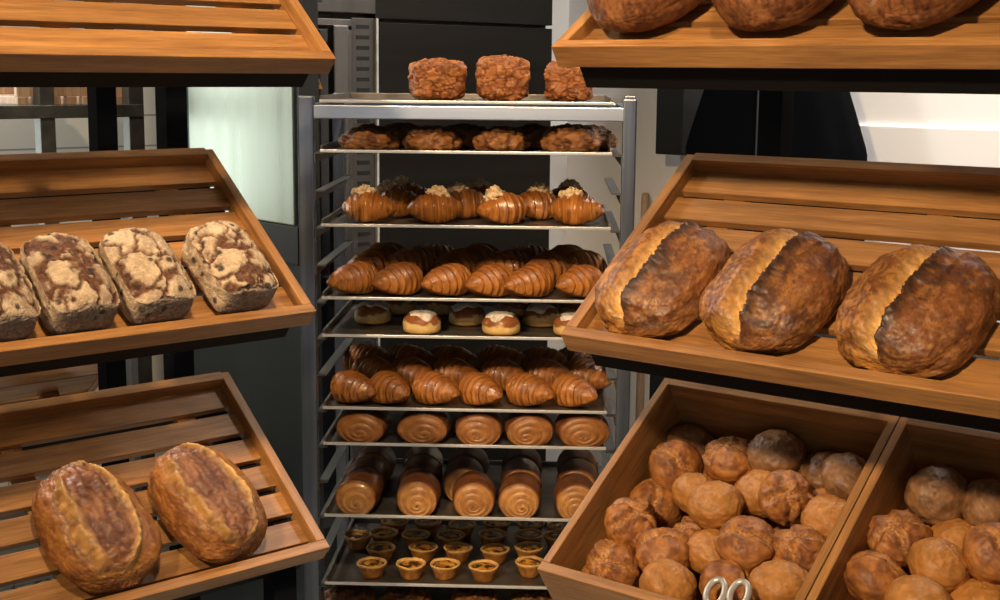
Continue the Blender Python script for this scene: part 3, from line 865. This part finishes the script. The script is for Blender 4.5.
# custard tarts
g = 'custard tarts on the tart tray'
def tart(i):
    t = empty('custard_tart'); V, F, col = tart_shell(210+i); obj('tart_shell', mesh('tart_shell', V, F, M['flaky'], col), t)
    V, F, col = tart_custard(230+i); obj('custard', mesh('custard', V, F, M['custard'], col), t); return t
rows = [('front', [(372, 569), (411, 570), (445, 570), (484, 572), (530, 568)]),
        ('second', [(381, 553), (423.5, 553), (458, 554), (495, 555), (529, 553)]),
        ('third', [(358, 541), (416, 540), (451, 541), (492, 540), (529, 540), (557, 541)]),
        ('rear', [(387, 534), (395, 526.5), (428, 527), (462, 530), (497, 528), (531, 529), (560, 531)])]
n = 0
for row, pts in rows:
    for i, (u, v) in enumerate(pts):
        # v is the tart's middle in the photo, about 17 mm above the tray
        q = ray(u, v-2); tt = (CAMH-(ZT['tart']+.020))/(-q[2]); P = CAM+q*tt
        x, d = float((P-RO)@RE), float((P-RO)@RN)
        if row == 'rear': d = min(d, .362)
        if (row, i) == ('rear', 0): x, d = x-.004, d-.03
        o = put(cache, 'tart%d' % (n % 6), lambda n=n: tart(n % 6)); n += 1
        tag(o, f'small custard tart with scorched top, {ORD[i]} from the left in the {row} row', 'tart', g)
        o.matrix_world = rack_mw(x, d, ZT['tart']-.0012, 1.7*n)
g = 'dark knots on the lowest visible tray'
for i, u in enumerate((350, 405, 475, 535)):
    pastry('pastry_knot', 'knot%d' % (i % 4), 'flaky', None, place_u(u, .09, ZT['bottom']), .09, ZT['bottom'], .9*i, f'dark pastry knot below the tart tray, {ORD[i]} from the left', 'pastry', g, .92)

# ------------------------------------------------------------------ display stands
def frame(A, yaw, tilt):
    y, t = math.radians(yaw), math.radians(tilt)
    e = np.array([math.cos(y), math.sin(y), 0]); n = np.array([-math.sin(y), math.cos(y), 0]); z = np.array([0, 0, 1.0])
    d = math.cos(t)*n+math.sin(t)*z; m = -math.sin(t)*n+math.cos(t)*z
    return np.array(A), e, d, m
def frame_mw(fr):
    A, e, d, m = fr
    return Matrix(((e[0], d[0], m[0], A[0]), (e[1], d[1], m[1], A[1]), (e[2], d[2], m[2], A[2]), (0, 0, 0, 1)))

BH = .032
def bread_tray(fr, W, L, sgn, label, nsl=6):
    """Slatted oak tray; origin at its front outer top corner, running W along sgn*x."""
    t = empty('bread_tray', mw=frame_mw(fr)); tag(t, label, 'bread tray', 'slatted oak bread trays')
    x0, x1 = (0, W) if sgn > 0 else (-W, 0)
    b = .017
    box('front_board', x0, x1, 0, b, -BH, 0, M['wood_x'], t, .0015)
    box('back_board', x0+b, x1-b, L-b, L, -BH, .004, M['wood_x'], t, .0015)
    for xa in (x0, x1-b): box('side_board', xa, xa+b, b, L, -BH, 0, M['wood_y'], t, .0015)
    inner = L-2*b; gap = .014; sw = (inner-gap*nsl)/nsl
    for k in range(nsl):
        y = b+gap+k*(sw+gap)
        box('slat', x0+b, x1-b, y, y+sw, -BH+.001, -BH+.013, M['wood_x'], t, .0015)
    for xa in (x0+.085, x1-.085-.035, x0+W*.5-.017):
        box('batten', xa, xa+.035, .0475, L-.0515, -BH-.012, -BH+.0005, M['wood_y'], t, .001)
    return t

LF = dict(top=frame((-.2562, 2.1801, 1.6680), 42.1, 41.8), mid=frame((-.2905, 2.1700, 1.2735), 42.1, 38.2), low=frame((-.2740, 2.1765, .8807), 42.1, 38.3))
RF = dict(top=frame((.0645, 1.8732, 1.6840), -38.4, 32.2), mid=frame((.0825, 1.8703, 1.2965), -38.4, 35.9), low=frame((.0552, 1.8764, .9572), -38.4, 33.9))
WL, LL, WR, LR = .82, .391, .82, .397
bread_tray(LF['top'], WL, LL, -1, 'empty slatted oak bread tray, brightly lit, on the top shelf of its stand')
bread_tray(LF['mid'], WL, LL, -1, 'slatted oak bread tray holding the oat-crusted tin loaves')
bread_tray(LF['low'], WL, LL, -1, 'slatted oak bread tray under the two oval loaves with lifted crusts')
bread_tray(RF['top'], WR, LR, 1, 'highest slatted oak bread tray with dark round loaves, above the hanging black coat')
bread_tray(RF['mid'], WR, LR, 1, 'slatted oak bread tray under three big slashed loaves')

def shelf_frame(stand, fr, W, L, sgn, z0):
    """Tilted black steel frame that carries one tray."""
    mw = frame_mw(fr); inv = stand.matrix_world.inverted()
    s = empty('shelf_frame'); s.parent = stand; s.matrix_local = inv @ mw
    x0, x1 = (.022, W-.022) if sgn > 0 else (-W+.022, -.022)
    h = .041
    top = -z0
    box('front_bar', x0, x1, .016, .046, top-h, top, M['black'], s, .001)
    box('back_bar', x0, x1, L-.05, L-.02, top-h, top, M['black'], s, .001)
    for xa in (x0, x1-.03): box('side_bar', xa, xa+.03, .046, L-.05, top-h, top, M['black'], s, .001)
    return s

def stand(frs, W, L, sgn, name, label, lowz, yaw, nback, far=True):
    A0, e, _, _ = frs['mid']; n = np.array([-e[1], e[0], 0])
    e0 = float(A0@e); n0 = float(A0@n)
    o = empty(name, (A0[0], A0[1], 0)); o.rotation_euler = (0, 0, math.radians(yaw)); bpy.context.view_layer.update()
    tag(o, label, 'display stand')
    o.matrix_world = Matrix.Translation((A0[0], A0[1], 0)) @ Matrix.Rotation(math.radians(yaw), 4, 'Z')
    for k, fr in frs.items():
        shelf_frame(o, fr, W, L, sgn, lowz if k == 'low' else BH+.001)
    xs = (.055, W-.095) if sgn > 0 else (-W+.055, -.062)
    for x in xs:
        box('post', x, x+.04, nback, nback+.04, .02, 1.96, M['post'], o, .002)
        if far: box('post', x, x+.04, nback+.26, nback+.30, .02, 1.96, M['post'], o, .002)
        box('foot', x, x+.04, -.02, nback, .0, .035, M['black'], o, .002)
        box('leg', x, x+.04, .035, .075, .035, float(frs['low'][0][2])-lowz-.02+.02, M['post'], o, .002)
    box('cross_bar', xs[0]+.04, xs[1], nback, nback+.04, .25, .29, M['black'], o, .002)
    return o
stand(LF, WL, LL, -1, 'display_stand', 'black steel display stand carrying the oat tin loaves and two oval loaves', BH+.001, 42.1, .350)
CD = .15
stand(RF, WR, LR, 1, 'display_stand', 'black steel display stand carrying big slashed loaves above crates of rolls', CD+.004, -38.4, .440, far=False)

# tray on the far side of the oat loaf stand, facing the other way
A, e, d, m = LF['low']; n = NA
fe = float(A@EA); P = EA*(fe-.86)+NA*(float(A@NA)+.325+.30+.075+LL*math.cos(math.radians(36)))
far = frame((P[0], P[1], .845), 42.1+180, 38.3)
bread_tray(far, WL, LL, -1, 'shaded slatted bread tray on the far side of the oat loaf stand')

# crates with rolls
def crate(x0, x1, label):
    t = empty('bread_crate', mw=frame_mw(RF['low'])); tag(t, label, 'crate', 'oak crates of rolls')
    b = .0125
    box('front_board', x0, x1, 0, b+.003, -CD, 0, M['wood_x'], t, .0015)
    box('back_board', x0+b, x1-b, LR-b, LR, -CD, 0, M['wood_x'], t, .0015)
    for xa in (x0, x1-b): box('side_board', xa, xa+b, b+.003, LR, -CD, 0, M['wood_y'], t, .0015)
    box('floor_board', x0+b, x1-b, b+.003, LR-b, -CD, -CD+.010, M['wood_x'], t, .0005)
    return t
crate(0, .3850, 'deep oak crate full of rolls nearest the rack')
crate(.3865, .80, 'deep oak crate of rolls beyond the double divider boards')

c1 = [(.051,.343,-.090),(.065,.278,-.062),(.140,.311,-.063),(.205,.338,-.060),(.202,.282,-.082),(.263,.256,-.052),(.277,.343,-.090),(.243,.338,-.104),(.297,.283,-.104),(.335,.314,-.056),(.332,.241,-.063),
      (.052,.216,-.090),(.114,.246,-.076),(.169,.213,-.046),(.068,.140,-.039),(.069,.069,-.055),(.133,.116,-.055),(.128,.300,-.107),(.179,.053,-.035),(.129,.180,-.101),(.051,.138,-.107),(.249,.155,-.038),(.190,.152,-.076),(.252,.084,-.050),(.324,.102,-.040),(.316,.173,-.055)]
k1 = ['dull','split','split','dull','smooth','split','dull','split','split','dull','smooth','split','smooth','smooth','split','split','split','split','smooth','split','smooth','split','smooth','split','smooth','split']
l1 = ['grey-brown smooth roll in the shaded far corner by the crate side', 'pale split roll leaning on the crate side below the grey-brown one', 'shiny brown roll at the back, tops the middle of the pile',
      'grey floury roll against the middle of the crate back board', 'plain tan roll behind the large cracked ones, below the grey floury roll', 'cracked roll with a dark hollow beside the tan one',
      'dark brown roll in shade at the crate back near the divider', 'small dark roll tucked between the grey floury and shaded rolls', 'half-hidden orange roll under the shaded back rolls', 'dark roll touching the divider at the back of the crate',
      'smooth golden roll against the divider halfway down', 'rough roll half hidden below the pale split roll', 'smooth tan roll behind another tan roll in the pile centre', 'smooth tan roll lying on top in the pile centre',
      'roll with a star-shaped split by the lit crate side', 'craggy roll in the front corner of the crate nearest the rack', 'split roll between the corner roll and the pale smooth one', 'brown roll squeezed under the shiny back roll',
      'pale smooth roll at the crate front beside the tongs', 'crusty roll deep in the pile between tan and star-split rolls', 'sliver of a roll beneath the star-split roll at the crate side', 'largest roll, with a clear cross-shaped split',
      'orange-gold roll beside the cross-split roll', 'roll under the tongs at the crate front', 'smooth honey-coloured roll at the crate front next to the tongs', 'torn roll with flaking crust leaning on the divider']
c2 = [(.437,.232,-.054),(.461,.314,-.051),(.528,.326,-.072),(.436,.155,-.047),(.504,.200,-.051),(.505,.261,-.088),(.564,.240,-.051),(.504,.130,-.040),(.436,.279,-.104),(.562,.178,-.084)]
k2 = ['split','dull','dull','split','smooth','smooth','split','smooth','smooth','smooth']
l2 = ['reddish split roll beside the divider in the second crate', 'half-shaded grey roll at the back of the second crate by the divider', 'half-shaded pale roll at the back of the second crate, cut by the photo edge',
      'pale roll with one slit at the front of the second crate, beside the divider', 'creased golden roll in the middle of the second crate', 'small golden roll between the creased and the shaded rolls', 'split roll at the photo edge in the second crate',
      'pale roll just showing at the bottom edge of the photo, second crate', 'hidden roll peeping out behind the reddish split roll', 'roll low at the photo edge under the creased golden roll']
mwc = frame_mw(RF['low'])
def put_roll(p, kind, lab, i, grp, r=.042):
    vi = i % (5 if kind == 'split' else 3)
    o = put(cache, f'roll_{kind}{vi}', lambda: obj('bread_roll', mesh('bread_roll', *roll(300+vi*7+len(kind)*31, kind)[:2], M['roll'], roll(300+vi*7+len(kind)*31, kind)[2])))
    tag(o, lab, 'bread roll', grp)
    rr = np.random.default_rng(500+i)
    # the split faces up and a little towards the shop
    world = mwc @ Vector(p)
    rot = Matrix.Rotation((rr.random()-.5)*.9, 4, 'X') @ Matrix.Rotation((rr.random()-.5)*.9, 4, 'Y') @ Matrix.Rotation(rr.random()*6.28, 4, 'Z')
    tip = Matrix.Rotation(.35+.5*rr.random(), 4, 'X')
    s = .93+.08*rr.random()
    o.matrix_world = Matrix.Translation(world) @ tip @ rot @ Matrix.Diagonal((s, s, s, 1)) @ Matrix.Translation((0, 0, -.030))
    return o
for i, (p, k, l) in enumerate(zip(c1, k1, l1)): put_roll(p, k, l, i, 'rolls in the first crate')
for i, (p, k, l) in enumerate(zip(c2, k2, l2)): put_roll(p, k, l, i+40, 'rolls in the second crate')

# tongs lying on the rolls
def tongs():
    t = empty('tongs', mw=mwc @ Matrix.Translation((.293, .024, .012)) @ Matrix.Rotation(.2, 4, 'Z') @ Matrix.Rotation(-.15, 4, 'X'))
    tag(t, 'small metal tongs with loop ends lying on the rolls at the crate front', 'tongs')
    for s in (-1, 1):
        pts = []
        for k in range(22):
            a = -PI*.86+2*PI*.86*k/21
            pts.append((s*.016+.012*math.sin(a), .016+.020*math.cos(a)-.004, .004*math.cos(a)))
        pts = [(s*.010-.003*s, -.10, 0)]+pts+[(s*.016+.005*s, -.10, 0)]
        V, F = tube_vf(pts, .0046, 8)
        obj('loop_arm', mesh('loop_arm', V, F, M['chrome']), t)
    return t
tongs()

# ------------------------------------------------------------------ loaves on the stands
def rest(fr, x, y, rz=0, lift=0.0):
    """On the slats of a tray, long side running up the slope."""
    return frame_mw(fr) @ Matrix.Translation((x, y, -BH+.0125+lift)) @ Matrix.Rotation(rz, 4, 'Z')
def loaf(name, vf, mat, fr, x, y, rz, label, grp):
    V, F, col = vf
    V = V.copy(); V[:, 2] -= V[:, 2].min()
    ymin = float((V[:, 0]*math.sin(rz)+V[:, 1]*math.cos(rz)).min())
    y = max(y, .0178-ymin)                       # leans on the front board
    o = tag(obj(name, mesh(name, V, F, M[mat], col)), label, 'loaf', grp)
    o.matrix_world = rest(fr, x, y, rz, .001); return o
g = 'oat-crusted tin loaves'
for i, (x, l) in enumerate([(-.500, 'oat-crusted tin loaf cut by the photo edge, furthest from the rack'), (-.383, 'oat-crusted tin loaf with a wide brown fork-shaped crack, second from the photo edge'),
                            (-.262, 'oat-crusted tin loaf between the brown-cracked one and the one standing apart'), (-.118, 'oat-crusted tin loaf standing apart by the tray side board, many seeds on top')]):
    loaf('tin_loaf', seeded_loaf(400+7*i), 'seeded', LF['mid'], x, .017+.077, .02*(i-1), l, g)
g = 'oval loaves with lifted crusts'
loaf('oval_loaf', batard_left(430), 'bread', LF['low'], -.362, .124, .10, 'oval brown loaf with one long lifted crust, further from the rack', g)
loaf('oval_loaf', batard_left(437, a=.077, tilt=-.04), 'bread', LF['low'], -.173, .126, .16, 'oval brown loaf with twisted pale tear, nearer the tray side board', g)
g = 'big slashed loaves'
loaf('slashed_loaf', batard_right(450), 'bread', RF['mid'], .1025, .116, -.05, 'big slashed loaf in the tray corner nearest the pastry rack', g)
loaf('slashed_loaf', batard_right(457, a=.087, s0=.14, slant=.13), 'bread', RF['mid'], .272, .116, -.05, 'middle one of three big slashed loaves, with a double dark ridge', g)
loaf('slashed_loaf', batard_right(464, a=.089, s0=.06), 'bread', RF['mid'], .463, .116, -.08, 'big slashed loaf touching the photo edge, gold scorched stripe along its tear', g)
g = 'dark round loaves'
loaf('dark_loaf', dark_loaf(470), 'bread', RF['top'], .098, .138, 0, 'dark round loaf on the highest tray, above the pastry rack corner', g)
loaf('dark_loaf', dark_loaf(477), 'bread', RF['top'], .282, .138, .1, 'middle dark round loaf on the highest tray', g)
loaf('dark_loaf', dark_loaf(484, streak=True), 'bread', RF['top'], .470, .138, -.1, 'dark round loaf with a white highlight painted on its side', g)
loaf('dark_loaf', dark_loaf(491), 'bread', RF['top'], .655, .138, 0, 'dark round loaf barely showing at the photo edge of the highest tray', g)

# ------------------------------------------------------------------ things on the right-hand wall
# coat on a hook
def wall_point(u, v, off):
    nrm = np.array([RD[1], -RD[0], 0]); q = ray(u, v); tt = ((corner+nrm*off-CAM)@nrm)/(q@nrm); return CAM+q*tt
def coat():
    pb0, pb1 = wall_point(689, 158, .20), wall_point(863, 158, .20); s0, s1 = float((pb0-corner)@RD), float((pb1-corner)@RD)
    pt = wall_point(775, 85, .20)
    t = empty('black_coat', corner); t.rotation_euler = (0, 0, RW_ROT)
    tag(t, 'black coat hanging on the white wall behind the big slashed loaves', 'coat')
    mid = (s0+s1)/2; half = (s1-s0)/2*.86; mid -= .004
    nz, na = 46, 72; z1, z0 = float(pt[2])+.36, float(pt[2])-.62
    V = []
    for j in range(nz):
        f = j/(nz-1); z = z1+(z0-z1)*f
        prof = half*(.46+.72*min(1, (f-.10)/.45)**.85) if f > .10 else half*(.14+.32*(f/.10)**.5)
        prof = float(prof)
        for k in range(na):
            a = 2*PI*k/na
            fold = 1+.05*math.sin(7*a+1.5)*f+.03*math.sin(13*a)*f
            V.append((mid+prof*math.cos(a)*fold, -.200+.055*math.sin(a)*fold, z))
    F = [[j*na+k, (j+1)*na+k, (j+1)*na+(k+1) % na, j*na+(k+1) % na] for j in range(nz-1) for k in range(na)]
    F += [list(range(na)), list(range(nz*na-1, (nz-1)*na-1, -1))]
    obj('coat_body', mesh('coat_body', V, F, M['cloth']), t)
    sm = float((wall_point(757, 120, .26)-corner)@RD)
    box('front_seam', sm-.0015, sm+.0015, -.262, -.252, z0+.02, z1-.1, M['seam'], t, .001)
    V, F = tube_vf([(mid, -.003, z1-.03), (mid, -.08, z1-.03), (mid, -.19, z1-.02), (mid, -.21, z1+.01)], .006, 8)
    obj('hook', mesh('hook', V, F, M['oven_steel']), t)
coat()
# dark box on the wall
pa, pb = wall_point(655, 154, .13), wall_point(682, 154, .13); s0, s1 = float((pa-corner)@RD), float((pb-corner)@RD)
bx = empty('wall_box', corner); bx.rotation_euler = (0, 0, RW_ROT)
tag(bx, 'charcoal box mounted on the white wall beside the black coat', 'box')
zb = float(pa[2])
box('cabinet', s0, s1, -.13, -.012, zb, zb+.42, M['dark_box'], bx, .004)
box('wall_bracket', s0+.03, s1-.03, -.014, 0, zb+.1, zb+.3, M['black'], bx, .002)
# black counter along the white wall
pf = wall_point(646, 400, .50); sc0 = float((pf-corner)@RD)
cc = empty('counter_cabinet', tuple(corner+RD*sc0)); cc.rotation_euler = (0, 0, RW_ROT)
tag(cc, 'black counter cabinet against the white wall, behind the crates of rolls', 'cabinet')
box('cabinet_body', 0, 2.2, -.48, -.015, .08, .92, M['dark_box'], cc, .003)
box('worktop', -.01, 2.21, -.50, -.013, .92, .95, M['black'], cc, .003)
box('plinth', .03, 2.17, -.44, -.03, 0, .08, M['black'], cc, .002)
for k in range(4):
    dr = box('cabinet_door', .01+.548*k, .01+.548*k+.538, -.50, -.48, .10, .90, M['dark_box'], cc, .002)
    box('door_pull', .24+.548*k, .33+.548*k, -.512, -.499, .82, .835, M['rail'], dr, .002)
# wooden pole leaning on the wall
p0, p1 = wall_point(645.5, 194, .035), wall_point(639, 440, .10)
dv = (p1-p0)/(p0[2]-p1[2]); foot = p0+dv*(p0[2]-.06)
pl = empty('wooden_peel'); tag(pl, 'light wooden pole of a peel leaning on the white wall by the rack', 'peel')
V, F = tube_vf([tuple(p0+(0, 0, .004)), tuple(p0+(0, 0, .0)), tuple(p0+dv*.02), tuple(p0+dv*.5), tuple(foot)], [.008, .012, .0135, .0135, .0135], 14)
obj('handle', mesh('handle', V, F, M['wood_z']), pl)
bl = box('blade', -.10, .10, -.006, .006, -.05, .22, M['wood_z'], pl, .004); bl.location = tuple(foot); bl.rotation_euler = (0, 0, RW_ROT)

# ------------------------------------------------------------------ steel shelving against the tiled wall, seen through the stand
sh = empty('steel_shelf', en(.55, 3.62)); sh.rotation_euler = (0, 0, YA)
tag(sh, 'steel shelf unit standing before the tiled wall, seen through the oat loaf stand', 'shelf')
def es(u, n, v=110):
    q = ray(u, v); tt = n/(q@NA); return float((q*tt)@EA)-.55
n_ = 3.62
for u0, u1 in ((40, 55), (129, 144)):
    box('post', es(u0, n_), es(u1, n_), 0, .04, 0, 1.75, M['rail'], sh, .002)
xl, xr = -.3, es(142, n_)
zt = float((CAM+ray(70, 105)*(n_/(ray(70, 105)@NA)))[2]); zb = float((CAM+ray(70, 118)*(n_/(ray(70, 118)@NA)))[2])
box('shelf_beam', xl, xr, -.012, .0, zb, zt, M['rail'], sh, .002)
box('shelf_board', xl, xr, 0, .42, zt-.02, zt, M['rail'], sh, .002)
box('shelf_board', xl, xr, 0, .42, .3, .32, M['rail'], sh, .002)
box('post', xl, xl+.04, 0, .04, 0, 1.75, M['rail'], sh, .002)
# wooden carrier on the shelf
wc = empty('wooden_carrier', en(.55, 3.668, zt)); wc.rotation_euler = (0, 0, YA)
tag(wc, 'pale wooden slatted carrier on the steel shelf before the tiled wall', 'carrier')
xa, xb = es(25, n_), es(131, n_)
box('front_board', xa, xb, 0, .018, .022, .075, M['wood_z'], wc, .002)
box('back_board', xa, xb, .34, .358, .022, .075, M['wood_z'], wc, .002)
for k in range(7):
    x = xa+(xb-xa-.03)*k/6
    box('slat', x, x+.03, -.004, .362, 0, .022, M['wood_z'], wc, .002)

# ------------------------------------------------------------------ lights
def area(name, loc, target, size, sizey, power, col, spread=None):
    l = bpy.data.lights.new(name, 'AREA'); l.shape = 'RECTANGLE'; l.size = size; l.size_y = sizey; l.energy = power; l.color = col
    if spread: l.spread = spread
    o = bpy.data.objects.new(name, l); C.objects.link(o); o.location = loc
    o.rotation_euler = (Vector(target)-Vector(loc)).to_track_quat('-Z', 'Y').to_euler(); return o
def spot(name, loc, target, power, col, ang=70, blend=.6, r=.05):
    l = bpy.data.lights.new(name, 'SPOT'); l.energy = power; l.color = col; l.spot_size = math.radians(ang); l.spot_blend = blend; l.shadow_soft_size = r
    o = bpy.data.objects.new(name, l); C.objects.link(o); o.location = loc
    o.rotation_euler = (Vector(target)-Vector(loc)).to_track_quat('-Z', 'Y').to_euler(); return o
WARM = (1.0, .74, .46)
spot('ceiling_spot', (.05, .70, 3.25), (-.45, 2.25, 1.75), 215, WARM, 56, .9, .11)
spot('ceiling_spot', (-1.25, -.6, 3.15), (.40, 2.0, 1.30), 500, WARM, 46, .9, .13)
area('window_daylight', (-.3, -3.55, 1.7), (-.3, 0, 1.5), 4.8, 1.9, 15, (.80, .90, 1.0))
# work area behind the stands: bright lamps by the walls
area('ceiling_lamp', (1.45, 3.15, 3.3), (1.35, 3.75, 1.2), .9, .3, 44, (1, .94, .88), math.radians(110))
area('ceiling_lamp', tuple(en(.9, 3.7, 3.3)), tuple(en(1.0, 3.8, 0)), .8, .3, 60, (1, .96, .88))
area('pane_reflection_light', tuple(en(1.38, 4.14, 1.62)), tuple(en(1.38, 2, 1.5)), .55, 1.0, 5.4, (.92, 1.0, .95))  # added light before the solid tiled wall, gives the door pane its bright reflection

w = bpy.data.worlds.new('World'); bpy.context.scene.world = w; w.use_nodes = True
w.node_tree.nodes['Background'].inputs[0].default_value = (.55, .6, .7, 1); w.node_tree.nodes['Background'].inputs[1].default_value = .3

for o in bpy.data.objects:
    if 'used' in o: del o['used']

# ------------------------------------------------------------------ camera
cd = bpy.data.cameras.new('camera'); cam = bpy.data.objects.new('camera', cd); C.objects.link(cam)
cd.sensor_width = 36; cd.lens = FPX/1000*36; cd.clip_start = .05
cam.matrix_world = Matrix(((_R[0], _U[0], -_F[0], 0), (_R[1], _U[1], -_F[1], 0), (_R[2], _U[2], -_F[2], CAMH), (0, 0, 0, 1)))
S = bpy.context.scene; S.camera = cam
S.view_settings.view_transform = 'Standard'; S.view_settings.look = 'None'; S.view_settings.gamma = 1; S.view_settings.use_curve_mapping = False
S.view_settings.exposure = 0.0
S.cycles.use_denoising = True
S.cycles.max_bounces = 8
